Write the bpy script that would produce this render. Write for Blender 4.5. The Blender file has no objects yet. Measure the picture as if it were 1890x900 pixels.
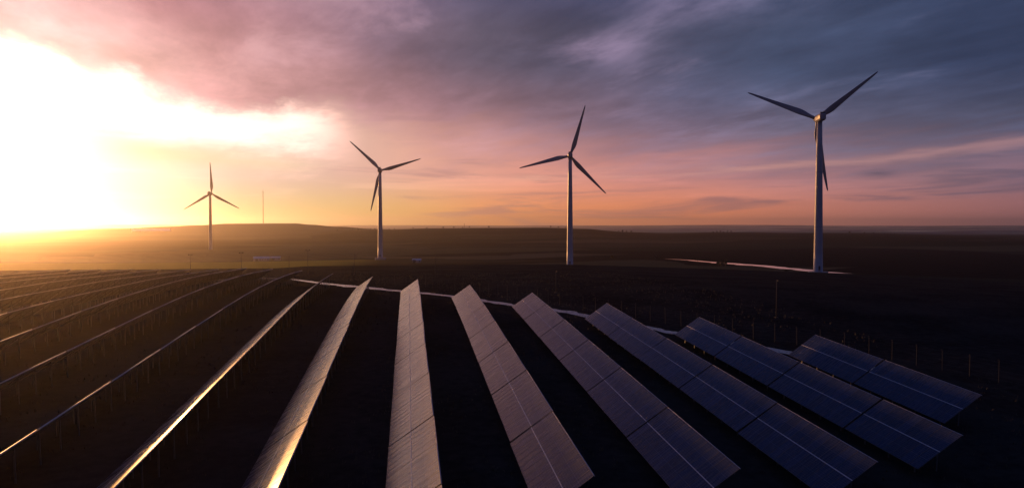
import bpy, math, random
from mathutils import Vector, Matrix, Euler
random.seed(11)
R = math.radians
SC = bpy.context.scene
COL = SC.collection

# ------------------------------------------------------------------ camera
CAM_Z = 32.0                      # metres above the valley floor (z = 0)
YAW = R(8.05)                     # the solar rows run along +Y; the camera looks a little to the right of them
PITCH = math.atan(35 / 1350)
cam = bpy.data.cameras.new('camera')
cam.lens = 36 * 1350 / 1890; cam.sensor_width = 36
cam.clip_start = 0.5; cam.clip_end = 60000
camo = bpy.data.objects.new('camera', cam); COL.objects.link(camo)
camo.location = (0, 0, CAM_Z)
camo.rotation_euler = (R(90) - PITCH, 0, -YAW)
SC.camera = camo

# ------------------------------------------------------------------ sun and sky
SUN_AZ = R(-28.6)                 # clockwise from +Y
GAP_AZ = R(-26.4)                 # middle of the gap in the clouds
SUN_EL = R(3.8)
SUND = Vector((math.sin(SUN_AZ) * math.cos(SUN_EL), math.cos(SUN_AZ) * math.cos(SUN_EL), math.sin(SUN_EL)))
sl = bpy.data.lights.new('sun', 'SUN')
sl.energy = 4.3; sl.angle = R(2.0); sl.color = (1.0, 0.44, 0.14)
so = bpy.data.objects.new('sun', sl); COL.objects.link(so)
so.rotation_euler = (-SUND).to_track_quat('-Z', 'Y').to_euler()
so.location = (0, 0, 400)

def lin(c):
    return tuple((v / 255 / 12.92) if v / 255 <= 0.04045 else ((v / 255 + 0.055) / 1.055) ** 2.4 for v in c) + (1.0,)

class NT:
    """small helper for writing node trees as expressions"""
    def __init__(s, tree): s.t = tree; s.n = tree.nodes; s.l = tree.links
    def put(s, sock, v):
        if hasattr(v, 'is_output'): s.l.new(v, sock)
        else: sock.default_value = v
    def m(s, op, a, b=None, c=None, clamp=False):
        n = s.n.new('ShaderNodeMath'); n.operation = op; n.use_clamp = clamp
        s.put(n.inputs[0], a)
        if b is not None: s.put(n.inputs[1], b)
        if c is not None: s.put(n.inputs[2], c)
        return n.outputs[0]
    def add(s, a, b): return s.m('ADD', a, b)
    def sub(s, a, b): return s.m('SUBTRACT', a, b)
    def mul(s, a, b): return s.m('MULTIPLY', a, b)
    def div(s, a, b): return s.m('DIVIDE', a, b)
    def sm(s, v, lo, hi):
        n = s.n.new('ShaderNodeMapRange'); n.interpolation_type = 'SMOOTHSTEP'
        s.put(n.inputs[0], v); s.put(n.inputs[1], lo); s.put(n.inputs[2], hi)
        n.inputs[3].default_value = 0; n.inputs[4].default_value = 1
        return n.outputs[0]
    def gauss(s, v, c, w):
        q = s.div(s.sub(v, c), w)
        return s.m('EXPONENT', s.mul(s.mul(q, q), -1.0))
    def ramp(s, v, stops, interp='LINEAR'):
        n = s.n.new('ShaderNodeValToRGB'); s.put(n.inputs[0], v)
        cr = n.color_ramp; cr.interpolation = interp
        while len(cr.elements) > 1: cr.elements.remove(cr.elements[-1])
        for k, (p, c) in enumerate(stops):
            e = cr.elements[0] if k == 0 else cr.elements.new(p)
            e.position = p; e.color = c
        return n.outputs[0]
    def mix(s, f, a, b, mode='MIX'):
        n = s.n.new('ShaderNodeMix'); n.data_type = 'RGBA'; n.blend_type = mode; n.clamp_factor = True
        s.put(n.inputs[0], f); s.put(n.inputs[6], a); s.put(n.inputs[7], b)
        return n.outputs[2]
    def scale(s, col, k):
        n = s.n.new('ShaderNodeVectorMath'); n.operation = 'SCALE'
        s.put(n.inputs[0], col); s.put(n.inputs[3], k)
        return n.outputs[0]
    def vadd(s, a, b):
        n = s.n.new('ShaderNodeVectorMath'); n.operation = 'ADD'
        s.put(n.inputs[0], a); s.put(n.inputs[1], b)
        return n.outputs[0]
    def xyz(s, x, y, z):
        n = s.n.new('ShaderNodeCombineXYZ'); s.put(n.inputs[0], x); s.put(n.inputs[1], y); s.put(n.inputs[2], z)
        return n.outputs[0]
    def sep(s, v):
        n = s.n.new('ShaderNodeSeparateXYZ'); s.put(n.inputs[0], v); return n.outputs
    def noise(s, vec, scale, detail=6, rough=0.55, dist=0.0):
        n = s.n.new('ShaderNodeTexNoise'); s.put(n.inputs['Vector'], vec)
        n.inputs['Scale'].default_value = scale; n.inputs['Detail'].default_value = detail
        n.inputs['Roughness'].default_value = rough; n.inputs['Distortion'].default_value = dist
        return n.outputs[0]

def build_world():
    w = bpy.data.worlds.new('World'); SC.world = w; w.use_nodes = True
    t = NT(w.node_tree); t.n.clear()
    out = t.n.new('ShaderNodeOutputWorld'); bg = t.n.new('ShaderNodeBackground')
    t.l.new(bg.outputs[0], out.inputs[0])
    tc = t.n.new('ShaderNodeTexCoord')
    x, y, z = t.sep(tc.outputs['Generated'])
    zc = t.m('MAXIMUM', z, 0.0)
    hl = t.m('SQRT', t.add(t.add(t.mul(x, x), t.mul(y, y)), 1e-6))
    sx, sy = math.sin(GAP_AZ), math.cos(GAP_AZ)
    cosd = t.div(t.add(t.mul(x, sx), t.mul(y, sy)), hl)
    side = t.div(t.sub(t.mul(x, sy), t.mul(y, sx)), hl)          # to the right of the sun
    delta = t.mul(t.m('ARCCOSINE', t.m('MINIMUM', t.m('MAXIMUM', cosd, -1.0), 1.0)), 57.29578)
    el = t.mul(t.m('ARCSINE', zc), 57.29578)
    d90 = t.mul(delta, 1 / 90)
    # cloud-plane coordinates: streets of cloud run across the view and flatten to the horizon
    k = t.div(1.0, t.add(zc, 0.07))
    px = t.mul(t.sub(t.mul(x, 0.97), t.mul(y, -0.24)), k)
    py = t.mul(t.sub(t.mul(y, 0.97), t.mul(x, 0.24)), k)
    P = t.xyz(px, t.mul(py, 0.5), 0.0)
    n1 = t.noise(P, 0.75, 8, 0.55, 0.15)
    n2 = t.noise(t.vadd(P, (3.7, 9.1, 2.2)), 2.0, 10, 0.6, 0.2)
    n3 = t.noise(t.vadd(t.xyz(px, t.mul(py, 0.6), 0.0), (11.3, 4.4, 7.0)), 0.5, 6, 0.5, 0.3)
    n4 = t.noise(t.vadd(t.xyz(t.mul(px, 1.5), t.mul(py, 0.6), 0.0), (1.3, 6.4, 4.0)), 4.2, 8, 0.62, 0.25)
    # thin level streaks low in the sky
    S = t.xyz(t.mul(side, 3.2), t.mul(el, 0.62), t.mul(cosd, 3.2))
    s1 = t.noise(S, 1.3, 5, 0.55, 0.4)
    # where the lower edge of the cloud deck stands, degrees above the horizon
    eb = t.mul(t.ramp(d90, [(p / 90, (v / 20,) * 3 + (1,)) for p, v in
              ((0, 12.0), (5, 10.6), (10, 9.4), (15, 8.9), (20, 8.6), (25, 7.2), (30, 6.0), (40, 5.3), (50, 5.0), (60, 4.5), (70, 4.8))], 'EASE'), 20.0)
    edge = t.add(t.sub(el, eb), t.mul(t.sub(n1, 0.5), 5.0))
    edge = t.add(t.add(edge, t.mul(t.sub(n2, 0.5), 2.6)), t.mul(t.sub(n4, 0.5), 1.6))
    soft = t.add(0.55, t.mul(t.sm(delta, 14, 34), 2.4))
    deck = t.sm(edge, t.mul(soft, -1.0), soft)
    A = lambda L: [(p / 90, lin(c)) for p, c in L]
    low = t.ramp(d90, A(((0, (238, 196, 200)), (6, (232, 188, 188)), (12, (214, 160, 162)), (20, (192, 144, 148)), (28, (172, 128, 136)), (36, (150, 117, 129)), (46, (124, 102, 118)), (56, (98, 92, 112)), (70, (78, 82, 106)), (90, (54, 60, 88)))))
    high = t.ramp(d90, A(((0, (206, 160, 166)), (8, (180, 126, 134)), (16, (152, 112, 120)), (24, (120, 97, 112)), (32, (97, 89, 108)), (42, (76, 78, 102)), (54, (62, 72, 98)), (66, (48, 58, 84)), (90, (42, 52, 80)))))
    dcol = t.mix(t.sm(t.add(t.sub(el, eb), t.mul(t.sub(n3, 0.5), 8.0)), 0.3, 7.0), low, high)
    # thick and thin places in the deck
    bright = t.add(0.92, t.mul(t.sm(n2, 0.25, 0.78), 0.55))
    bright = t.mul(bright, t.add(0.72, t.mul(t.sm(n3, 0.3, 0.7), 0.58)))
    bright = t.mul(bright, t.add(0.93, t.mul(t.sm(n4, 0.28, 0.74), 0.16)))
    dcol = t.scale(dcol, bright)
    thin = t.mul(t.sm(t.add(t.mul(n1, 0.5), t.mul(n2, 0.5)), 0.53, 0.66), t.sm(edge, 1.5, 5.0))
    thincol = t.ramp(d90, A(((0, (250, 215, 215)), (15, (220, 170, 175)), (35, (165, 140, 168)), (55, (118, 118, 150)), (90, (70, 80, 115)))))
    dcol = t.mix(t.mul(thin, 0.75), dcol, thincol)
    brk = t.add(t.mul(t.gauss(delta, 41.0, 4.5), t.gauss(el, 13.4, 1.3)), t.mul(t.gauss(delta, 50.0, 7.0), t.gauss(el, 16.6, 1.6)))
    brk = t.add(brk, t.mul(t.gauss(delta, 20.0, 4.0), t.gauss(el, 17.6, 1.2)))
    brk = t.mul(brk, t.sm(t.add(t.mul(n1, 0.35), t.mul(n2, 0.65)), 0.40, 0.62))
    dcol = t.mix(t.m('MINIMUM', t.mul(brk, 1.15), 0.9), dcol, thincol)
    # far overhead and behind, the deck goes on in plain slate blue
    dcol = t.mix(t.sm(el, 14.0, 23), dcol, lin((45, 62, 112)))
    # clear air under the deck
    hz = t.ramp(d90, A(((0, (255, 250, 225)), (8, (226, 222, 190)), (14, (198, 196, 140)), (19, (206, 192, 124)), (25, (228, 182, 104)), (32, (246, 162, 92)), (40, (248, 150, 90)), (50, (236, 140, 96)), (60, (202, 126, 110)), (70, (164, 108, 108)), (90, (96, 84, 108)))))
    md = t.ramp(d90, A(((0, (255, 250, 240)), (8, (226, 218, 216)), (14, (204, 190, 184)), (20, (212, 178, 168)), (28, (230, 170, 152)), (36, (232, 158, 142)), (44, (214, 144, 138)), (54, (176, 126, 132)), (64, (150, 116, 128)), (72, (136, 108, 126)), (90, (88, 82, 110)))))
    clear = t.mix(t.sm(el, 0.3, 4.2), hz, md)
    st = t.mul(t.sm(s1, 0.50, 0.68), t.sm(el, 0.8, 2.2))
    clear = t.mix(t.mul(st, 0.5), clear, t.scale(clear, 1.28))
    sd = t.mul(t.sm(t.noise(t.vadd(S, (5.0, 2.5, 8.0)), 1.1, 5, 0.6, 0.6), 0.54, 0.7), t.sm(delta, 8, 26))
    clear = t.mix(t.mul(sd, 0.55), clear, t.scale(low, 0.9))
    # a flat cloud drawn out across the glare, and the lit streak under the deck further right
    lent = t.mul(t.gauss(t.add(el, t.mul(t.sub(s1, 0.5), 1.6)), t.sub(5.5, t.mul(delta, 0.055)), 0.75), t.mul(t.sm(delta, 4.0, 9.0), t.sm(delta, 22.0, 16.0)))
    clear = t.mix(t.mul(lent, 0.8), clear, lin((226, 204, 176)))
    els = t.mul(t.ramp(d90, [(p / 90, (v / 20,) * 3 + (1,)) for p, v in ((34, 3.6), (45, 4.1), (52, 4.3), (62, 4.6), (72, 5.6))]), 20.0)
    stk = t.mul(t.gauss(t.add(el, t.mul(t.sub(n2, 0.5), 1.2)), els, 0.33), t.mul(t.sm(delta, 33, 38), t.sm(s1, 0.32, 0.55)))
    blob = t.mul(t.gauss(delta, 61.0, 1.1), t.gauss(t.add(el, t.mul(t.sub(n4, 0.5), 0.5)), 3.6, 0.24))
    # glow of the sun through the gap, and the lit rim right below the deck
    sdot = t.add(t.add(t.mul(x, SUND.x), t.mul(y, SUND.y)), t.mul(z, SUND.z))
    th = t.mul(t.m('ARCCOSINE', t.m('MINIMUM', t.m('MAXIMUM', sdot, -1.0), 1.0)), 57.29578)
    g = t.add(t.mul(t.gauss(th, 0.0, 5.6), 0.65), t.mul(t.gauss(th, 0.0, 2.2), 4.0))
    rim = t.mul(t.mul(t.gauss(edge, -1.9, 1.7), t.sm(delta, 23.5, 17.5)), 0.75)
    k_lit = t.mul(t.sub(1.0, t.mul(lent, 0.75)), t.sub(1.0, t.mul(deck, 0.93)))
    lit = t.mul(g, k_lit); lit2 = t.mul(rim, k_lit)
    col = t.mix(deck, clear, dcol)
    col = t.mix(t.mul(stk, 0.75), col, t.ramp(d90, A(((34, (246, 184, 158)), (48, (214, 156, 146)), (60, (184, 138, 138)), (72, (166, 128, 136))))))
    glow = t.n.new('ShaderNodeVectorMath'); glow.operation = 'SCALE'
    glow.inputs[0].default_value = (1.6, 1.0, 0.6); t.l.new(lit, glow.inputs[3])
    col = t.vadd(t.vadd(col, glow.outputs[0]), t.scale((1.8, 1.0, 0.85), lit2))
    col = t.mix(t.mul(blob, 0.7), col, lin((92, 82, 100)))
    # physical twilight sky seen through it all, faint
    sky = t.n.new('ShaderNodeTexSky'); sky.sky_type = 'NISHITA'; sky.sun_disc = False
    sky.sun_elevation = SUN_EL; sky.sun_rotation = SUN_AZ
    sky.air_density = 1.4; sky.dust_density = 3.0
    col = t.vadd(col, t.scale(sky.outputs[0], t.mul(t.sub(1.0, deck), 0.005)))
    # below the horizon: dull earth
    col = t.mix(t.sm(z, -0.02, -0.002), (0.012, 0.011, 0.014, 1), col)
    t.l.new(col, bg.inputs[0]); bg.inputs[1].default_value = 1.0
build_world()

SC.view_settings.view_transform = 'Standard'; SC.view_settings.look = 'None'
SC.view_settings.exposure = 0.0; SC.view_settings.gamma = 1.0
SC.view_settings.use_curve_mapping = False
SC.render.engine = 'CYCLES'
cy = SC.cycles
cy.use_denoising = True
cy.max_bounces = 6; cy.diffuse_bounces = 2; cy.glossy_bounces = 3; cy.volume_bounces = 0
cy.transmission_bounces = 2; cy.transparent_max_bounces = 4
cy.caustics_reflective = False; cy.caustics_refractive = False

# ------------------------------------------------------------------ materials
def mat(name, base, rough=0.6, metal=0.0, spec=0.5, ior=1.5):
    m = bpy.data.materials.new(name); m.use_nodes = True
    p = m.node_tree.nodes['Principled BSDF']
    p.inputs['Base Color'].default_value = tuple(base) + (1,)
    p.inputs['Roughness'].default_value = rough; p.inputs['Metallic'].default_value = metal
    p.inputs['IOR'].default_value = ior; p.inputs['Specular IOR Level'].default_value = spec
    return m, NT(m.node_tree), p

def weathered(name, base, rough=0.5, metal=0.0, amt=0.3, scale=1.2):
    m, t, p = mat(name, base, rough, metal)
    tc = t.n.new('ShaderNodeTexCoord')
    n = t.noise(tc.outputs['Object'], scale, 6, 0.65, 0.3)
    c = t.mix(t.sm(n, 0.3, 0.7), tuple(v * (1 - amt) for v in base) + (1,), tuple(min(1, v * (1 + amt * 0.5)) for v in base) + (1,))
    t.l.new(c, p.inputs['Base Color'])
    t.l.new(t.add(rough - 0.08, t.mul(n, 0.16)), p.inputs['Roughness'])
    return m

M = {}
M['tower'] = weathered('painted_tower_steel', (0.34, 0.345, 0.37), 0.42, 0, 0.12, 0.25)
M['blade'] = weathered('blade_paint', (0.20, 0.21, 0.24), 0.38, 0, 0.15, 0.3)
M['nacelle'] = weathered('nacelle_shell', (0.22, 0.22, 0.25), 0.4, 0, 0.15, 0.5)
M['concrete'] = weathered('concrete', (0.25, 0.24, 0.23), 0.85, 0, 0.3, 1.0)
M['galv'] = weathered('galvanised_steel', (0.16, 0.16, 0.17), 0.55, 0.5, 0.3, 3.0)
M['alu'] = weathered('anodised_aluminium', (0.6, 0.6, 0.62), 0.5, 0.8, 0.12, 2.0)
M['frame'] = weathered('dark_anodised_frame', (0.09, 0.09, 0.10), 0.4, 0.6, 0.2, 2.0)
M['pole'] = weathered('dark_pole', (0.05, 0.045, 0.045), 0.85, 0.0, 0.3, 1.0)
M['wire'] = weathered('fence_wire', (0.06, 0.06, 0.065), 0.8, 0.0, 0.2, 1.0)
M['fpost'] = weathered('fence_post_paint', (0.035, 0.035, 0.04), 0.95, 0.0, 0.3, 1.0)
M['white'] = weathered('white_sheet_roof', (0.55, 0.54, 0.53), 0.4, 0.0, 0.12, 0.3)
M['wall'] = weathered('rendered_wall', (0.38, 0.34, 0.30), 0.8, 0, 0.25, 0.6)
M['dark'] = weathered('dark_opening', (0.03, 0.03, 0.035), 0.3, 0, 0.2, 1.0)
M['bark'] = weathered('bark', (0.07, 0.05, 0.04), 0.9, 0, 0.4, 2.0)
M['mast'] = weathered('mast_steel', (0.25, 0.12, 0.10), 0.6, 0.3, 0.2, 0.1)

def glass_mat():
    m, t, p = mat('solar_glass', (0.012, 0.017, 0.04), 0.14, 0, 0.24, 1.5)
    tc = t.n.new('ShaderNodeTexCoord'); x, y, z = t.sep(tc.outputs['Object'])
    oi = t.n.new('ShaderNodeObjectInfo')
    # silicon cells: 12 along, 6 across, pale gaps and busbars between them, a wider gap at the half-cut line
    fx = t.m('ABSOLUTE', t.sub(t.m('FRACT', t.add(t.mul(x, 1 / 0.168), 0.5)), 0.5))
    fy = t.m('ABSOLUTE', t.sub(t.m('FRACT', t.mul(t.add(y, 0.49), 1 / 0.1634)), 0.5))
    lx = t.m('LESS_THAN', fx, 0.03)
    ly = t.m('GREATER_THAN', fy, 0.478)
    mid = t.m('LESS_THAN', t.m('ABSOLUTE', x), 0.014)
    line = t.m('MAXIMUM', t.m('MAXIMUM', lx, ly), mid)
    tone = t.add(0.7, t.mul(oi.outputs['Random'], 0.6))
    cell = t.scale((0.010, 0.020, 0.058), tone)
    t.l.new(t.mix(line, cell, (0.13, 0.14, 0.18, 1)), p.inputs['Base Color'])
    # rain-washed dust
    geo = t.n.new('ShaderNodeNewGeometry')
    gx, gy, gz = t.sep(geo.outputs['Position'])
    d1 = t.noise(t.xyz(t.mul(gx, 0.25), t.mul(gy, 2.2), t.mul(gz, 0.25)), 1.3, 5, 0.6, 0.2)
    t.l.new(t.add(0.16, t.mul(d1, 0.22)), p.inputs['Roughness'])
    b = t.n.new('ShaderNodeBump'); b.inputs['Strength'].default_value = 0.05; b.inputs['Distance'].default_value = 0.02
    t.l.new(d1, b.inputs['Height']); t.l.new(b.outputs[0], p.inputs['Normal'])
    return m
M['glass'] = glass_mat()
M['back'] = weathered('panel_backsheet', (0.09, 0.09, 0.10), 0.55, 0, 0.15, 1.0)

def ground_mat():
    m, t, p = mat('earth_and_fields', (0.03, 0.03, 0.02), 0.95, 0, 0.0)
    geo = t.n.new('ShaderNodeNewGeometry'); P = geo.outputs['Position']
    x, y, z = t.sep(P)
    r = t.m('SQRT', t.add(t.mul(x, x), t.mul(y, y)))
    fine = t.noise(P, 0.9, 8, 0.65, 0.2)
    coarse = t.noise(P, 0.06, 6, 0.6, 0.5)
    near = t.mix(t.sm(t.add(t.mul(fine, 0.5), t.mul(coarse, 0.5)), 0.36, 0.62), (0.013, 0.012, 0.014, 1), (0.033, 0.033, 0.030, 1))
    # strip fields beyond the site
    v = t.n.new('ShaderNodeTexVoronoi'); v.feature = 'F1'
    wob = t.mul(t.sub(t.noise(P, 0.004, 3, 0.5), 0.5), 1.4)
    t.l.new(t.xyz(t.add(t.mul(t.add(x, t.mul(y, 0.35)), 0.0022), wob), t.add(t.mul(t.sub(y, t.mul(x, 0.2)), 0.0062), wob), 0), v.inputs['Vector'])
    v.inputs['Scale'].default_value = 1.0; v.inputs['Randomness'].default_value = 0.85
    rr = t.sep(v.outputs['Color'])
    far = t.ramp(rr[0], [(0.0, (0.012, 0.012, 0.013, 1)), (0.28, (0.028, 0.030, 0.022, 1)), (0.5, (0.018, 0.026, 0.018, 1)), (0.68, (0.055, 0.056, 0.034, 1)), (0.84, (0.030, 0.027, 0.025, 1)), (0.95, (0.080, 0.074, 0.048, 1))], 'CONSTANT')
    far = t.scale(far, t.add(0.65, t.mul(t.noise(P, 0.02, 6, 0.65, 0.3), 0.7)))
    far = t.scale(far, t.add(t.sub(1.0, t.mul(t.m('MULTIPLY', t.sm(r, 1100, 1600), t.sm(r, 2500, 2200)), 0.55)), t.mul(t.sm(r, 2500, 3200), 7.0)))   # painted in: shade darkening the ridge, haze paling the land far out
    # one grass field on the valley floor, low sunlight painted in as bright yellow
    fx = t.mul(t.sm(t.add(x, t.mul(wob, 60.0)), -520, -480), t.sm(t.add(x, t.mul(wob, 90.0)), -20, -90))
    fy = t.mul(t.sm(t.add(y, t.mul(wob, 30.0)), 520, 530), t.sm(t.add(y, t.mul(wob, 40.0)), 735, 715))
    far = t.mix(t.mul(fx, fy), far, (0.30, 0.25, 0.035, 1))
    # plough and tramlines
    ln = t.m('ABSOLUTE', t.m('SINE', t.mul(t.add(t.mul(x, t.sub(rr[1], 0.5)), t.mul(y, 0.7)), 0.35)))
    far = t.scale(far, t.add(0.82, t.mul(ln, 0.3)))
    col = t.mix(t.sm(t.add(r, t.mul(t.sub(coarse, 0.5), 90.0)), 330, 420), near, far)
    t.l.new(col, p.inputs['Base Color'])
    b = t.n.new('ShaderNodeBump'); b.inputs['Strength'].default_value = 0.6; b.inputs['Distance'].default_value = 0.25
    t.l.new(t.add(fine, t.mul(coarse, 1.5)), b.inputs['Height']); t.l.new(b.outputs[0], p.inputs['Normal'])
    return m
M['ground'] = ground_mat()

def track_mat():
    m, t, p = mat('wet_gravel_track', (0.2, 0.18, 0.16), 0.5)
    geo = t.n.new('ShaderNodeNewGeometry')
    n = t.noise(geo.outputs['Position'], 0.5, 8, 0.65, 0.4)
    t.l.new(t.ramp(n, [(0.3, (0.08, 0.07, 0.06, 1)), (0.48, (0.26, 0.245, 0.23, 1)), (0.7, (0.42, 0.40, 0.38, 1))]), p.inputs['Base Color'])
    t.l.new(t.add(0.05, t.mul(n, 0.5)), p.inputs['Roughness'])
    b = t.n.new('ShaderNodeBump'); b.inputs['Strength'].default_value = 0.3; b.inputs['Distance'].default_value = 0.05
    t.l.new(n, b.inputs['Height']); t.l.new(b.outputs[0], p.inputs['Normal'])
    return m
M['track'] = track_mat()

def water_mat():
    m, t, p = mat('river_water', (0.01, 0.012, 0.016), 0.06, 0, 0.5, 1.33)
    geo = t.n.new('ShaderNodeNewGeometry')
    n = t.noise(geo.outputs['Position'], 0.25, 5, 0.6, 0.3)
    b = t.n.new('ShaderNodeBump'); b.inputs['Strength'].default_value = 0.08; b.inputs['Distance'].default_value = 0.1
    t.l.new(n, b.inputs['Height']); t.l.new(b.outputs[0], p.inputs['Normal'])
    return m
M['water'] = water_mat()

def leaf_mat():
    m, t, p = mat('foliage', (0.03, 0.035, 0.015), 0.8)
    oi = t.n.new('ShaderNodeObjectInfo')
    geo = t.n.new('ShaderNodeNewGeometry')
    n = t.noise(geo.outputs['Position'], 0.8, 3, 0.6)
    t.l.new(t.mix(t.sm(n, 0.3, 0.7), (0.014, 0.018, 0.008, 1), (0.05, 0.05, 0.02, 1)), p.inputs['Base Color'])
    return m
M['leaf'] = leaf_mat()

# ------------------------------------------------------------------ mesh helpers
class MB:
    def __init__(s): s.v = []; s.f = []; s.mi = []; s.mats = []; s.smooth = []
    def _m(s, m):
        if m not in s.mats: s.mats.append(m)
        return s.mats.index(m)
    def face(s, idx, m, sm=False): s.f.append(idx); s.mi.append(s._m(m)); s.smooth.append(sm)
    def box(s, c, d, m, rot=None, mtop=None, mbot=None):
        b = len(s.v)
        for dz in (-1, 1):
            for dx, dy in ((-1, -1), (1, -1), (1, 1), (-1, 1)):
                p = Vector((dx * d[0] / 2, dy * d[1] / 2, dz * d[2] / 2))
                if rot is not None: p = rot @ p
                s.v.append(tuple(Vector(c) + p))
        for q, mm in (((3, 2, 1, 0), mbot or m), ((4, 5, 6, 7), mtop or m), ((0, 1, 5, 4), m), ((1, 2, 6, 5), m), ((2, 3, 7, 6), m), ((3, 0, 4, 7), m)):
            s.face([b + i for i in q], mm)
    def tube(s, pts, radii, m, n=12, cap=True):
        """loft of rings along pts; smooth sides"""
        rings = []
        for i, (p, r) in enumerate(zip(pts, radii)):
            p = Vector(p)
            a = Vector(pts[min(i + 1, len(pts) - 1)]) - Vector(pts[max(i - 1, 0)])
            a.normalize()
            u = a.orthogonal().normalized() if abs(a.z) < 0.9 else Vector((1, 0, 0)) - a * a.x
            u.normalize(); w = a.cross(u)
            b = len(s.v)
            for k in range(n):
                t = 2 * math.pi * k / n
                s.v.append(tuple(p + u * (r * math.cos(t)) + w * (r * math.sin(t))))
            rings.append(b)
        for a, b in zip(rings, rings[1:]):
            for k in range(n):
                s.face([a + k, a + (k + 1) % n, b + (k + 1) % n, b + k], m, True)
        if cap:
            s.face([rings[0] + k for k in reversed(range(n))], m)
            s.face([rings[-1] + k for k in range(n)], m)
    def mesh(s, name):
        me = bpy.data.meshes.new(name); me.from_pydata(s.v, [], s.f)
        for m in s.mats: me.materials.append(M[m])
        me.polygons.foreach_set('material_index', s.mi)
        me.polygons.foreach_set('use_smooth', s.smooth)
        me.update(); return me
    def build(s, name, parent=None, loc=(0, 0, 0)): return link(name, s.mesh(name), parent, loc)

def link(name, me, parent=None, loc=(0, 0, 0), rot=(0, 0, 0)):
    o = bpy.data.objects.new(name, me); COL.objects.link(o)
    o.parent = parent; o.location = loc; o.rotation_euler = rot
    return o
def tag(o, label, cat, group=None):
    o['label'] = label; o['category'] = cat
    if group: o['group'] = group
    return o
def struct(o): o['kind'] = 'structure'; return o
def lerp(tab, x):
    if x <= tab[0][0]: return tab[0][1]
    for (a, va), (b, vb) in zip(tab, tab[1:]):
        if x <= b:
            t = (x - a) / (b - a); t = t * t * (3 - 2 * t)
            return va + (vb - va) * t
    return tab[-1][1]

# ------------------------------------------------------------------ terrain
from mathutils import noise as MN
CY, SY = math.cos(YAW), math.sin(YAW)
def to_cam(x, y): return x * CY - y * SY, x * SY + y * CY      # (right, forward) of the view axis
RIDGE = [(-1500, -32), (-740, -32), (-600, -26), (-510, -20), (-380, -14.5), (-215, -10), (-60, -8.5), (80, -7.5), (200, -11), (318, -21), (430, -25), (560, -22), (900, -24), (1300, -31), (1800, -36)]
HILL = [(-1600, -30), (-1250, -13), (-1100, -6), (-1000, -1), (-900, 4.6), (-690, 5.6), (-640, 1), (-560, -6), (-420, -14), (-250, -24), (0, -30)]
def field(x, y):
    """the low rise the solar rows stand on, relative to the camera"""
    yy = min(y, 190.0)
    g = -20.85 + 0.0513 * yy - 0.0005 * max(0.0, yy - 105) ** 2
    if y > 190: g -= 0.024 * (y - 190)
    if y > 320: g -= 0.0006 * (y - 320) ** 2
    if x > 70: g -= 0.036 * (x - 70) + 0.00002 * (x - 70) ** 2
    if x < -45: g -= 0.9 * min(1.0, (-45 - x) / 15) * min(1.0, max(0.0, (y - 105) / 40))
    if x < -160: g -= 0.0004 * (x + 160) ** 2
    if y < -60: g -= 0.0004 * (y + 60) ** 2
    return g
def ground_z(x, y):
    """world height of the ground"""
    f = field(x, y)
    r = math.hypot(x, y)
    a, d = to_cam(x, y)
    pl = -32.0
    pl -= 12.0 * math.exp(-(((x + 254) / 260) ** 2 + ((y - 993) / 240) ** 2))
    if r > 500:
        w = min(1.0, (r - 500) / 900)
        if r < 5200 and d > 800:
            h = lerp(RIDGE, a * 2000 / d)
            k = math.exp(-((d - 2000) / (430 if d < 2000 else 700)) ** 2)
            pl += (h + 32) * k
            h2 = lerp(HILL, a * 2330 / d)
            k2 = math.exp(-((d - 2400) / (330 if d < 2400 else 600)) ** 2)
            pl = max(pl, -32 + (h2 + 32) * k2) if h2 > -32 else pl
        river = min(1.0, abs(math.hypot(x - 262, y - 550) - 0) / 300)
        pl += w * river * 1.6 * MN.noise(Vector((x / 210, y / 210, 3.1)))
        if r > 3200:
            q = min(1.0, (r - 3200) / 3000)
            pl += q * (9 * MN.noise(Vector((x / 1500, y / 900, 7.7))) + 3 * MN.noise(Vector((x / 420, y / 300, 1.7))))
            pl += 30 * math.exp(-((r - 11200) / 1500) ** 2) * (0.85 + 0.45 * MN.noise(Vector((a / 1700, 2.2, 0.3))))
    # smooth maximum of rise and plain
    kk = 1.6
    m = max(f, pl)
    return CAM_Z + m + kk * math.log(math.exp((f - m) / kk) + math.exp((pl - m) / kk)) if abs(f - pl) < 30 else CAM_Z + m

def build_ground():
    angs = []
    a = -62.0
    while a < 62: angs.append(a); a += 0.32
    while a < 298: angs.append(a); a += 3.6
    radii = [0.0] + [4 * (14000 / 4) ** (i / 270) for i in range(271)]
    v = [(0, 0, ground_z(0, 0))]; f = []
    n = len(angs)
    for r in radii[1:]:
        for g in angs:
            t = R(g) + YAW
            x, y = r * math.sin(t), r * math.cos(t)
            v.append((x, y, ground_z(x, y)))
    for k in range(n): f.append((0, 1 + (k + 1) % n, 1 + k))
    for i in range(len(radii) - 2):
        A0 = 1 + i * n; B0 = A0 + n
        for k in range(n):
            f.append((A0 + k, A0 + (k + 1) % n, B0 + (k + 1) % n, B0 + k))
    me = bpy.data.meshes.new('ground'); me.from_pydata(v, [], f); me.materials.append(M['ground'])
    me.polygons.foreach_set('use_smooth', [True] * len(f)); me.update()
    return struct(link('ground', me))
build_ground()

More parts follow.
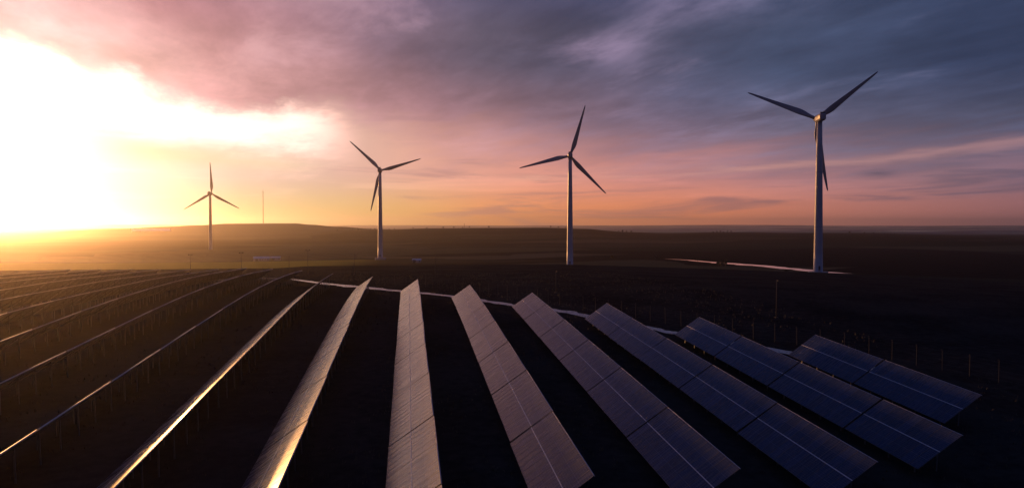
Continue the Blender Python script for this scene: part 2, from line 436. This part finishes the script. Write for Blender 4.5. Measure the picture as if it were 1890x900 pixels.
def ribbon(name, pts, widths, m, lift, zf=None, sub=6, jitter=0.0):
    """a winding strip laid on the ground"""
    P = []
    for i in range(len(pts) - 1):
        p0 = Vector(pts[max(i - 1, 0)]); p1 = Vector(pts[i]); p2 = Vector(pts[i + 1]); p3 = Vector(pts[min(i + 2, len(pts) - 1)])
        for k in range(sub):
            t = k / sub
            q = 0.5 * ((2 * p1) + (p2 - p0) * t + (2 * p0 - 5 * p1 + 4 * p2 - p3) * t * t + (3 * p1 - p0 - 3 * p2 + p3) * t ** 3)
            P.append((q, widths[i] + (widths[i + 1] - widths[i]) * t))
    P.append((Vector(pts[-1]), widths[-1]))
    b = MB(); N = 5
    for i, (q, w) in enumerate(P):
        a = (P[min(i + 1, len(P) - 1)][0] - P[max(i - 1, 0)][0]).normalized(); s = Vector((a.y, -a.x))
        w1 = w * (1 + jitter * random.uniform(-1, 1)); off = w * jitter * random.uniform(-0.5, 0.5)
        for j in range(N):
            c = q + s * (off + w1 * (j / (N - 1) - 0.5))
            b.v.append((c.x, c.y, (zf(c.x, c.y) if zf else ground_z(c.x, c.y)) + lift))
    for i in range(len(P) - 1):
        for j in range(N - 1):
            b.face([i * N + j, (i + 1) * N + j, (i + 1) * N + j + 1, i * N + j + 1], m, True)
    return b.build(name)
struct(ribbon('path', [(-62, 222), (-50, 219), (-34, 212), (-20, 184), (-12.8, 172), (-1.6, 156.5), (4.9, 149.5), (12.2, 139.5), (18.3, 130), (23.0, 125.5), (27.6, 119), (30.5, 112.5), (33.5, 107.5), (37.8, 101.5), (43, 94), (50, 84.5), (56, 74)],
       [0.8, 1.0, 1.6, 2.6, 3.2, 2.2, 2.2, 2.2, 2.2, 2.2, 2.4, 2.4, 2.2, 2.0, 2.0, 1.8, 1.6], 'track', 0.12, jitter=0.3))
struct(ribbon('river', [(236, 652), (247, 632), (257, 578), (269, 536), (273, 487), (276, 446), (286, 428), (287, 424)],
       [1, 5, 12, 15, 12, 12, 9, 5, 2], 'water', 0.5, zf=lambda x, y: 0.0, jitter=0.25))

# ------------------------------------------------------------------ haze
hb = MB(); hb.box((0, 0, 67), (29000, 29000, 178), 'ground')
hm = bpy.data.materials.new('evening_haze'); hm.use_nodes = True
hn = hm.node_tree; hn.nodes.clear()
ho = hn.nodes.new('ShaderNodeOutputMaterial'); pv = hn.nodes.new('ShaderNodeVolumePrincipled')
hn.links.new(pv.outputs[0], ho.inputs['Volume'])
pv.inputs['Color'].default_value = (0.95, 0.87, 0.80, 1); pv.inputs['Density'].default_value = 0.00009
pv.inputs['Anisotropy'].default_value = 0.89
haze = hb.build('haze'); haze.data.materials.clear(); haze.data.materials.append(hm)
haze['kind'] = 'stuff'

# ------------------------------------------------------------------ solar tables
TILT = R(35); SLOPE_LEN = 4.14; ML, MW, MG = 2.05, 0.985, 0.016
LOW_Z = 0.80
HX = SLOPE_LEN * math.cos(TILT)
def module_mesh():
    b = MB(); t = 0.04; fr = 0.032
    b.v = [(-ML/2, -MW/2, 0), (ML/2, -MW/2, 0), (ML/2, MW/2, 0), (-ML/2, MW/2, 0),
           (-ML/2, -MW/2, t), (ML/2, -MW/2, t), (ML/2, MW/2, t), (-ML/2, MW/2, t),
           (-ML/2+fr, -MW/2+fr, t), (ML/2-fr, -MW/2+fr, t), (ML/2-fr, MW/2-fr, t), (-ML/2+fr, MW/2-fr, t),
           (-ML/2+fr, -MW/2+fr, t-.004), (ML/2-fr, -MW/2+fr, t-.004), (ML/2-fr, MW/2-fr, t-.004), (-ML/2+fr, MW/2-fr, t-.004)]
    b.face([3, 2, 1, 0], 'back')
    for i in range(4):
        j = (i + 1) % 4
        b.face([i, j, j + 4, i + 4], 'frame'); b.face([i + 4, j + 4, j + 8, i + 8], 'frame'); b.face([i + 8, j + 8, j + 12, i + 12], 'frame')
    b.face([12, 13, 14, 15], 'glass')
    return b.mesh('module')
MODULE = module_mesh()
ROT = Matrix.Rotation(-TILT, 4, 'Y')
def deck_pt(u, v, w=0.0):
    """u up the slope from the low edge, v along the row, w above the rails"""
    return Vector((-HX + u * math.cos(TILT) - w * math.sin(TILT), v, LOW_Z + u * math.sin(TILT) + w * math.cos(TILT)))
_cache = {}
def shared(key, fn):
    if key not in _cache: _cache[key] = fn()
    return _cache[key]
def rail_mesh(L, d=(0.07, 0.06), m='galv'):
    b = MB(); b.box((0, 0, 0), (d[0], L, d[1]), m); return b.mesh('rail')
def tube_mesh(L, r):
    b = MB(); b.tube([(0, -L / 2, 0), (0, L / 2, 0)], [r, r], 'alu', 12); return b.mesh('top_rail')
def rafter_mesh():
    b = MB(); b.box((0, 0, 0), (SLOPE_LEN - 0.5, 0.07, 0.10), 'galv'); return b.mesh('rafter')
def post_mesh(h):
    b = MB(); b.box((0, 0, h / 2 - 0.4), (0.10, 0.015, h + 0.8), 'galv')
    b.box((0.046, 0.04, h / 2 - 0.4), (0.008, 0.07, h + 0.8), 'galv'); b.box((-0.046, 0.04, h / 2 - 0.4), (0.008, 0.07, h + 0.8), 'galv')
    return b.mesh('post')
def sheet_mesh(n, full):
    """module field of a table whose modules cannot be told apart from here"""
    b = MB()
    for c in range(2):
        for k in range(n):
            v0 = (k - n / 2 + 0.5) * (MW + MG)
            p = deck_pt(ML / 2 + 0.005 + c * (ML + 0.03), v0, 0.05)
            b.box(p, (ML, MW, 0.04), 'alu', ROT.to_3x3(), 'glass', 'back')
    return b.mesh('module_sheet')

def solar_table(row_x, y0, n, label, group, detail):
    L = n * (MW + MG)
    y1 = y0 + L
    xm = row_x - HX / 2
    z0, z1 = ground_z(xm, y0), ground_z(xm, y1)
    e = bpy.data.objects.new('solar_table', None); COL.objects.link(e)
    e.empty_display_size = 1
    e.location = (row_x, (y0 + y1) / 2, (z0 + z1) / 2)
    e.rotation_euler = (math.atan2(z1 - z0, L), R(random.gauss(0, 0.35)), R(random.gauss(0, 0.12)))
    tag(e, label, 'solar panel', group)
    if detail:
        for c in range(2):
            for k in range(n):
                v0 = (k - n / 2 + 0.5) * (MW + MG)
                o = link('module', MODULE, e, deck_pt(ML / 2 + 0.005 + c * (ML + 0.03), v0, 0.035))
                o.rotation_euler = (R(random.gauss(0, 0.10)), -TILT + R(random.gauss(0, 0.10)), 0)
    else:
        link('module_sheet', shared(('sheet', n), lambda: sheet_mesh(n, True)), e)
    for u in (0.45, 1.65, 2.48, 3.68):
        link('rail', shared(('rail', n), lambda: rail_mesh(L - 0.06)), e, deck_pt(u, 0, 0), (0, -TILT, 0))
    # strip in the joint between upper and lower modules
    link('middle_strip', shared(('strip', n), lambda: rail_mesh(L - 0.02, (0.055, 0.012), 'alu')), e, deck_pt(ML + 0.02, 0, 0.086), (0, -TILT, 0))
    link('top_rail', shared(('top', n, detail), lambda: tube_mesh(L - 0.02, 0.025 if detail else 0.06)), e, deck_pt(SLOPE_LEN + (0.02 if detail else 0.05), 0, 0.03))
    m = max(2, round(L / 3.2))
    for k in range(m):
        v0 = (k + 0.5) / m * L - L / 2
        link('rafter', shared('rafter', rafter_mesh), e, deck_pt(SLOPE_LEN / 2, v0, -0.08), (0, -TILT, 0))
        p = deck_pt(1.0, v0, -0.12); link('post', shared('post_a', lambda: post_mesh(p.z)), e, (p.x, v0, 0))
        q = deck_pt(3.15, v0, -0.12); link('post', shared('post_b', lambda: post_mesh(q.z)), e, (q.x, v0, 0))
    return e

ORD = ['nearest-the-far-end', 'second', 'third', 'fourth', 'fifth', 'sixth', 'seventh', 'eighth', 'ninth', 'tenth', 'eleventh', 'twelfth', 'thirteenth', 'fourteenth', 'fifteenth']
PITCH_X, X0 = 9.45, 1.85
GRID0, TL = 43.6, 13 * (MW + MG) + 0.20
# rows right of and including the orange one: index, first s, last s, phrase
ROWS = [(-1, 31, 157, 'bright orange row'), (0, 31, 149, 'row just right of orange row'), (1, 43, 136, 'second row right of orange row'),
        (2, 43, 124, 'third row right of orange row'), (3, 43, 111, 'third row from the right'), (4, 47.5, 97.5, 'second row from the right'), (5, 56, 84.5, 'rightmost row'),
        (-2, 31, 171, 'thin glinting row left of orange row'), (-3, 31, 190, 'second backlit row left of orange row'), (-4, 45, 204, 'third backlit row left of orange row'),
        (-5, 58, 216, 'fourth backlit row left of orange row'), (-6, 71, 222, 'fifth hazy row left of orange row'), (-7, 84, 228, 'sixth hazy row left of orange row'),
        (-8, 98, 232, 'seventh hazy row left of orange row'), (-9, 111, 236, 'eighth hazy row left of orange row'), (-10, 125, 238, 'ninth hazy row left of orange row'), (-11, 138, 240, 'tenth hazy row left of orange row')]
GRID = [GRID0 + TL * k for k in range(-2, 20)]
for idx, s0, s1, phrase in ROWS:
    segs = []
    for g in GRID:
        if g + 2.5 < s0 - 1 and g + TL - 3.5 < s0: continue
        a = max(g, s0 if s0 > g + 2 else g); n = 13
        if a > g: n = int((g + TL - a) / (MW + MG)); a = g + TL - 0.20 - n * (MW + MG)
        if a + n * (MW + MG) > s1 + 0.8: n = int((s1 - a + 0.5) / (MW + MG))
        if n < 3: continue
        segs.append((a, n))
    segs.reverse()
    for k, (a, n) in enumerate(segs):
        where = 'at far end' if k == 0 else '%s from far end' % ORD[k]
        solar_table(X0 + PITCH_X * idx, a, n, 'solar table %s, %s' % (where, phrase), 'solar tables of the ' + phrase, idx >= -2)

# ------------------------------------------------------------------ wind turbines
def blade_mesh():
    b = MB(); n = 14; rings = []
    prof = [(0.0, 1.9, 1.9, 0), (1.6, 1.9, 1.9, 2), (3.6, 2.3, 1.6, 9), (6.5, 3.3, 1.05, 13), (9.0, 3.7, 0.8, 12), (13, 3.25, 0.62, 9), (19, 2.6, 0.46, 6), (25, 2.05, 0.34, 4), (31, 1.55, 0.24, 2), (36, 1.1, 0.16, 1), (38.6, 0.75, 0.1, 0), (39.6, 0.35, 0.05, 0)]
    for z, c, th, tw in prof:
        base = len(b.v); q = min(1.0, z / 6.0)
        for k in range(n):
            t = 2 * math.pi * k / n
            cx = math.cos(t) * c / 2; ty = math.sin(t) * th / 2
            cx += q * c * 0.16                      # chord trails behind the spar
            ty *= (1 - q * 0.55 * (0.5 + 0.5 * math.cos(t)))
            a = R(tw + 4)
            b.v.append((cx * math.cos(a) - ty * math.sin(a), cx * math.sin(a) + ty * math.cos(a) - 0.0009 * z * z, z))
        rings.append(base)
    for a, c in zip(rings, rings[1:]):
        for k in range(n): b.face([a + k, a + (k + 1) % n, c + (k + 1) % n, c + k], 'blade', True)
    b.face([rings[-1] + k for k in range(n)], 'blade')
    return b.mesh('blade')
BLADE = blade_mesh()
H = 85.0
def tower_mesh():
    b = MB(); zs = [-3, 0, 0.02, 12, 25, 40, 55, 70, 82.6]
    rs = [2.5, 2.5, 2.46, 2.32, 2.17, 1.98, 1.78, 1.56, 1.38]
    b.tube([(0, 0, z) for z in zs], rs, 'tower', 40); return b.mesh('tower')
TOWER = tower_mesh()
def flange_mesh(r):
    b = MB(); b.tube([(0, 0, -0.12), (0, 0, 0.12)], [r, r], 'nacelle', 40); return b.mesh('flange')
def nacelle_mesh():
    b = MB(); n = 20; secs = [(-6.6, 1.25, 1.35, 0.1), (-6.3, 1.6, 1.7, 0.1), (-4.5, 1.82, 1.95, 0.1), (1.5, 1.85, 1.95, 0.0), (3.2, 1.65, 1.7, 0.0), (3.6, 1.35, 1.4, 0.0)]
    rings = []
    for y, w, h, dz in secs:
        base = len(b.v)
        for k in range(n):
            t = 2 * math.pi * (k + 0.5) / n
            c, s = math.cos(t), math.sin(t)
            q = (abs(c) ** 5 + abs(s) ** 5) ** (-1 / 5)          # rounded box section
            b.v.append((w * c * q, y, dz + h * s * q))
        rings.append(base)
    for a, c in zip(rings, rings[1:]):
        for k in range(n): b.face([a + k, a + (k + 1) % n, c + (k + 1) % n, c + k], 'nacelle', True)
    b.face([rings[0] + k for k in reversed(range(n))], 'nacelle'); b.face([rings[-1] + k for k in range(n)], 'nacelle')
    return b.mesh('nacelle')
NACELLE = nacelle_mesh()
def hub_mesh():
    b = MB(); b.tube([(0, -1.5, 0), (0, -1.2, 0), (0, 0.9, 0), (0, 1.9, 0), (0, 2.7, 0), (0, 3.1, 0)], [1.2, 1.55, 1.6, 1.35, 0.8, 0.2], 'nacelle', 24); return b.mesh('hub')
HUB = hub_mesh()
def small(name, fn): b = MB(); fn(b); return b.mesh(name)
DOOR = small('door', lambda b: b.box((0, 0, 0), (1.0, 0.12, 2.2), 'dark'))
STAIR = small('steps', lambda b: [b.box((0, -0.28 * k, 1.05 - 0.22 * k), (1.2, 0.3, 0.06), 'galv') for k in range(6)])
FOOT = small('foundation', lambda b: b.tube([(0, 0, -3), (0, 0, 0.25), (0, 0, 0.3)], [5.2, 5.2, 5.0], 'concrete', 40))
COOLER = small('cooler', lambda b: b.box((0, 0, 0), (2.4, 0.5, 0.9), 'dark'))
VANE = small('wind_vane', lambda b: (b.tube([(0, 0, 0), (0, 0, 1.6)], [0.05, 0.04], 'pole', 6), b.box((0, 0.25, 1.6), (0.04, 0.7, 0.2), 'pole')))
def turbine(x, y, z, rot0, yaw, label):
    e = bpy.data.objects.new('wind_turbine', None); COL.objects.link(e)
    e.location = (x, y, z); e.rotation_euler = (0, 0, -YAW + yaw)
    tag(e, label, 'wind turbine', 'wind turbines beyond the solar field')
    link('foundation', FOOT, e)
    tw = link('tower', TOWER, e)
    for hz, r in ((25, 2.20), (55, 1.81), (82.4, 1.46)):
        link('flange', shared(('fl', r), lambda: flange_mesh(r)), tw, (0, 0, hz))
    link('door', DOOR, tw, (0, -2.46, 2.4)); link('steps', STAIR, tw, (0, -2.75, 0.2))
    nc = link('nacelle', NACELLE, e, (0, 0.4, H - 0.45))
    link('cooler', COOLER, nc, (0, -5.3, 2.3)); link('wind_vane', VANE, nc, (0.7, -4.4, 1.9))
    hb = link('hub', HUB, e, (0, 5.4, H))
    for k in range(3):
        a = R(rot0 + 120 * k)                       # anticlockwise from the right, as seen from the solar field
        d = Vector((math.cos(a), 0, math.sin(a)))
        o = link('blade', BLADE, e)
        zax = d; yax = Vector((0, 1, 0)); xax = yax.cross(zax)
        mt = Matrix((xax, yax, zax)).transposed().to_4x4()
        mt.translation = Vector((0, 5.4, H)) + d * 0.9
        o.matrix_local = mt
    return e
turbine(223.9, 375.9, CAM_Z - 26.0, 38.5, R(-6), 'tallest wind turbine at right, one blade hanging behind its tower, by the river')
turbine(123.4, 552.8, CAM_Z - 31.4, 73.5, R(-4), 'wind turbine near the middle with one blade pointing almost straight up')
turbine(-27.1, 718.6, CAM_Z - 32.0, 16.5, R(3), 'wind turbine with two raised blades, second from the left')
turbine(-254.0, 992.9, CAM_Z - 44.2, 91.5, R(6), 'smallest wind turbine at left, nearest the sun, one blade straight up')

# ------------------------------------------------------------------ fence, poles, masts
def along(pts, step):
    out = []; carry = 0.0
    for (x0, y0), (x1, y1) in zip(pts, pts[1:]):
        L = math.hypot(x1 - x0, y1 - y0); s = carry
        while s < L: out.append((x0 + (x1 - x0) * s / L, y0 + (y1 - y0) * s / L)); s += step
        carry = s - L
    return out
FENCE = along([(-95, 256), (-50, 252), (-30, 236), (-12, 198), (-2, 178), (7, 162), (28.8, 126), (45.5, 98.5), (57.5, 85.5), (64.5, 70), (73, 54), (82, 38)], 3.0)
fe = bpy.data.objects.new('fence', None); COL.objects.link(fe); fe.location = (FENCE[0][0], FENCE[0][1], ground_z(*FENCE[0]))
tag(fe, 'thin wire perimeter fence with slim posts behind the far ends of the solar rows', 'fence')
FP = small('post', lambda b: (b.box((0, 0, 0.9), (0.04, 0.04, 2.8), 'fpost'), b.box((0, 0.08, 2.42), (0.04, 0.2, 0.04), 'fpost')))
org = fe.location.copy()
for x, y in FENCE:
    link('post', FP, fe, Vector((x, y, ground_z(x, y))) - org, (R(random.gauss(0, 0.6)), R(random.gauss(0, 0.6)), random.uniform(-0.2, 0.2)))
for hz in (0.3, 0.8, 1.3, 1.8, 2.25):
    b = MB(); b.tube([(x - org.x, y - org.y, ground_z(x, y) + hz - org.z) for x, y in FENCE], [0.004] * len(FENCE), 'wire', 4)
    b.build('wire', fe)

def pole(x, y, h, label, head, kind='lamp'):
    e = bpy.data.objects.new('security_pole', None); COL.objects.link(e)
    z = ground_z(x, y); e.location = (x, y, z)
    tag(e, label, 'pole', 'poles around the solar field')
    b = MB(); b.tube([(0, 0, -0.5), (0, 0, h * 0.6), (0, 0, h)], [0.09, 0.07, 0.05], 'pole', 10); b.build('shaft', e)
    b = MB(); b.box((0, 0, -0.1), (0.5, 0.5, 0.4), 'pole'); b.build('footing', e)
    if head == 'arm':
        b = MB(); b.tube([(-0.7, 0, h - 0.35), (0.7, 0, h - 0.35)], [0.05, 0.05], 'pole', 8); b.build('cross_arm', e)
        for sx in (-0.55, 0.55):
            b = MB(); b.box((sx, 0.1, h - 0.15), (0.35, 0.25, 0.2), 'pole'); b.build('floodlight', e)
    else:
        b = MB(); b.box((0.22, 0.1, h - 0.15), (0.18, 0.45, 0.18), 'pole'); b.build('camera_housing', e)
    return e
pole(-72, 256, 7.5, 'hazy pole beside the small turbine, leftmost along the fence', 'arm')
pole(-55.5, 255, 7.8, 'dark pole on the crest right of the smallest turbine', 'arm')
pole(-38.6, 246, 5.8, 'short dark pole on the crest, third from the left', 'cam')
pole(-33.2, 250, 8.0, 'dark pole on the crest halfway between the two left turbines', 'arm')
pole(-17.6, 243, 6.4, 'slim pole just left of the second turbine', 'cam')
pole(8.9, 248, 6.6, 'faint slim pole right of the second turbine', 'cam')
pole(30.5, 150, 4.6, 'short pole behind the fence near the middle turbine', 'cam')
pole(59.5, 112, 6.2, 'tall pale pole in the dark ground left of the tallest turbine', 'cam')

def lattice_mast(x, y, z, h, w, label, name='radio_mast'):
    e = bpy.data.objects.new(name, None); COL.objects.link(e); e.location = (x, y, z)
    tag(e, label, 'mast')
    c = [(w * math.cos(R(90 + 120 * k)), w * math.sin(R(90 + 120 * k))) for k in range(3)]
    for px, py in c:
        b = MB(); b.tube([(px, py, -2), (px, py, h * 0.92)], [w * 0.28] * 2, 'mast', 6); b.build('leg', e)
    b = MB(); n = int(h / (w * 3)); dz = h * 0.92 / n
    for i in range(n):
        for k in range(3):
            p, q = c[k], c[(k + 1) % 3]
            b.tube([(p[0], p[1], i * dz), (q[0], q[1], (i + 1) * dz)], [w * 0.12] * 2, 'mast', 4, False)
    b.build('bracing', e)
    b = MB(); b.tube([(0, 0, h * 0.9), (0, 0, h)], [w * 0.3, w * 0.1], 'mast', 6); b.build('antenna', e)
    return e
lattice_mast(-452.1, 2387.7, ground_z(-452.1, 2387.7), 114, 1.0, 'tall thin radio mast on the left hill against the yellow sky')
lattice_mast(158.6, 2099, ground_z(158.6, 2099), 14, 0.7, 'tiny mast on the dark ridge between the two middle turbines')

# ------------------------------------------------------------------ far buildings
def from_cam(a, d): return a * CY + d * SY, -a * SY + d * CY
def at_px(px, d): return from_cam((px - 945) / 1350 * d, d)

M['sheet'] = weathered('bare_metal_sheet', (0.8, 0.8, 0.8), 0.3, 1.0, 0.1, 0.1)
def farm_building(x, y, w, d, h, rz, label, nwin, roof='white'):
    z = ground_z(x, y)
    e = bpy.data.objects.new('farm_building', None); COL.objects.link(e)
    e.location = (x, y, z); e.rotation_euler = (0, 0, rz)
    tag(e, label, 'building', 'low farm buildings in the valley')
    b = MB(); b.box((0, 0, h / 2 - 0.5), (w, d, h + 1), 'wall'); b.build('wall', e)
    b = MB(); rh = d * 0.22
    for s in (-1, 1):
        a = math.atan2(rh, d / 2)
        b.box((0, s * d / 4, h + rh / 2 + 0.08), (w + 0.8, d / 2 / math.cos(a) + 0.3, 0.16), roof, Matrix.Rotation(-s * a, 3, 'X'))
    b.build('roof', e)
    for s in (-1, 1):
        b = MB(); b.v = [(s * w / 2 * 0.998, -d / 2, h), (s * w / 2 * 0.998, d / 2, h), (s * w / 2 * 0.998, 0, h + rh)]; b.face([0, 1, 2], 'wall'); b.build('gable', e)
    b = MB(); b.box((-w * 0.3, -d / 2 - 0.03, 1.3), (2.4, 0.08, 2.6), 'dark'); b.build('door', e)
    for k in range(nwin):
        b = MB(); b.box((-w * 0.1 + k * w * 0.5 / max(1, nwin - 1), -d / 2 - 0.03, h * 0.6), (1.1, 0.08, 0.9), 'dark'); b.build('window', e)
    return e
farm_building(*at_px(279, 2130), 100, 28, 2.5, R(24), 'long pale shed roof glinting on the hillside below the sun', 6, 'sheet')
farm_building(-146, 760, 15, 8, 2.6, R(12), 'long low white-roofed shed in the valley left of the second turbine', 4)
farm_building(-134, 770, 9, 6, 2.8, R(4), 'small white-roofed shed beside the long shed', 2)
farm_building(7, 640, 7, 5, 2.0, R(-8), 'small pale-roofed hut in the dark field right of the second turbine', 2)

# ------------------------------------------------------------------ trees
def crown_mesh(seed, wide):
    rnd = random.Random(seed); b = MB()
    for k in range(260):
        while True:
            p = Vector((rnd.uniform(-1, 1), rnd.uniform(-1, 1), rnd.uniform(-1, 1)))
            if 0.25 < p.length < 1 and rnd.random() < p.length: break
        lump = 0.72 + 0.42 * MN.noise(p * 1.7 + Vector((seed, 0, 0)))
        c = Vector((p.x * wide * lump, p.y * wide * lump, 4.6 + p.z * 2.9 * lump))
        r = rnd.uniform(0.25, 0.6)
        q = Euler((rnd.uniform(0, 6.3), rnd.uniform(0, 6.3), rnd.uniform(0, 6.3))).to_matrix()
        i = len(b.v)
        for u, v in ((-1, -.6), (.2, -.9), (1, .1), (.3, .8), (-.8, .6)): b.v.append(tuple(c + q @ Vector((u * r, v * r, 0))))
        b.face(list(range(i, i + 5)), 'leaf')
    return b.mesh('crown')
CROWNS = [crown_mesh(s, w) for s, w in ((1, 2.6), (2, 3.3), (3, 2.1), (4, 3.8))]
def trunk_mesh():
    b = MB(); b.tube([(0, 0, -1), (0.05, 0, 1.5), (0.1, 0.05, 3), (0.0, 0.1, 5)], [0.3, 0.22, 0.16, 0.06], 'bark', 8)
    for k in range(4):
        a = k * 1.7; b.tube([(0.08, 0, 2.2 + 0.4 * k), (1.3 * math.cos(a), 1.3 * math.sin(a), 3.8 + 0.5 * k)], [0.1, 0.03], 'bark', 5)
    return b.mesh('trunk')
TRUNK = trunk_mesh()
def tree(x, y, s, k, label, group):
    e = bpy.data.objects.new('tree', None); COL.objects.link(e)
    e.location = (x, y, ground_z(x, y)); e.scale = (s, s, s * random.uniform(0.8, 1.1)); e.rotation_euler = (0, 0, random.uniform(0, 6))
    tag(e, label, 'tree', group)
    link('trunk', TRUNK, e); link('crown', CROWNS[k % 4], e)
COUNT = ['leftmost', 'second from left', 'third from left', 'fourth from left', 'fifth from left', 'sixth from left', 'seventh from left', 'eighth from left', 'ninth from left', 'tenth from left']
for lo, hi, n, d0, lab in ((618, 735, 10, 1990, 'of the small crest trees around the second turbine'), (760, 905, 7, 2010, 'of the small ridge trees between the two middle turbines'),
                           (1015, 1045, 3, 2010, 'of the trees just left of the middle turbine tower'), (1140, 1170, 4, 2000, 'of the bushes where the ridge dips'),
                           (1315, 1350, 6, 1980, 'of the trees clumped on the ridge past the dip'), (1560, 1660, 5, 1950, 'of the ridge trees right of the tallest turbine')):
    for k in range(n):
        px = lo + (hi - lo) * (k + random.uniform(0.1, 0.9)) / n
        x, y = at_px(px, d0 + random.uniform(-40, 60)); tree(x, y, random.uniform(0.55, 1.05), random.randrange(4), COUNT[k] + ' ' + lab, 'trees along the ridge')
for k, (px, d) in enumerate(((1130, 700), (1210, 690), (1288, 640), (1326, 575), (1333, 560), (1340, 566), (1452, 470))):
    x, y = at_px(px, d); tree(x, y, random.uniform(0.5, 0.8), random.randrange(4), COUNT[k] + ' of the dark bushes along the river', 'bushes along the river')

# ------------------------------------------------------------------ rough grass between the rows
M['grass'] = weathered('dry_grass', (0.045, 0.042, 0.022), 0.8, 0, 0.5, 0.4)
gr = random.Random(5); b = MB()
for k in range(16000):
    x = gr.uniform(-115, 66); y = 28 + 215 * gr.random() ** 1.3
    if MN.noise(Vector((x / 5, y / 9, 0.5))) < -0.12: continue
    z = ground_z(x, y) - 0.05
    for j in range(3):
        a = gr.uniform(0, 6.3); h = gr.uniform(0.15, 0.42); w = gr.uniform(0.03, 0.07); l = gr.uniform(0.05, 0.22)
        cx, cy2 = x + gr.uniform(-.15, .15), y + gr.uniform(-.15, .15); i = len(b.v)
        b.v += [(cx - w * math.sin(a), cy2 + w * math.cos(a), z), (cx + w * math.sin(a), cy2 - w * math.cos(a), z), (cx + l * math.cos(a), cy2 + l * math.sin(a), z + h)]
        b.face([i, i + 1, i + 2], 'grass')
go = b.build('grass'); go['kind'] = 'stuff'; go['label'] = 'rough dark grass between the solar rows'
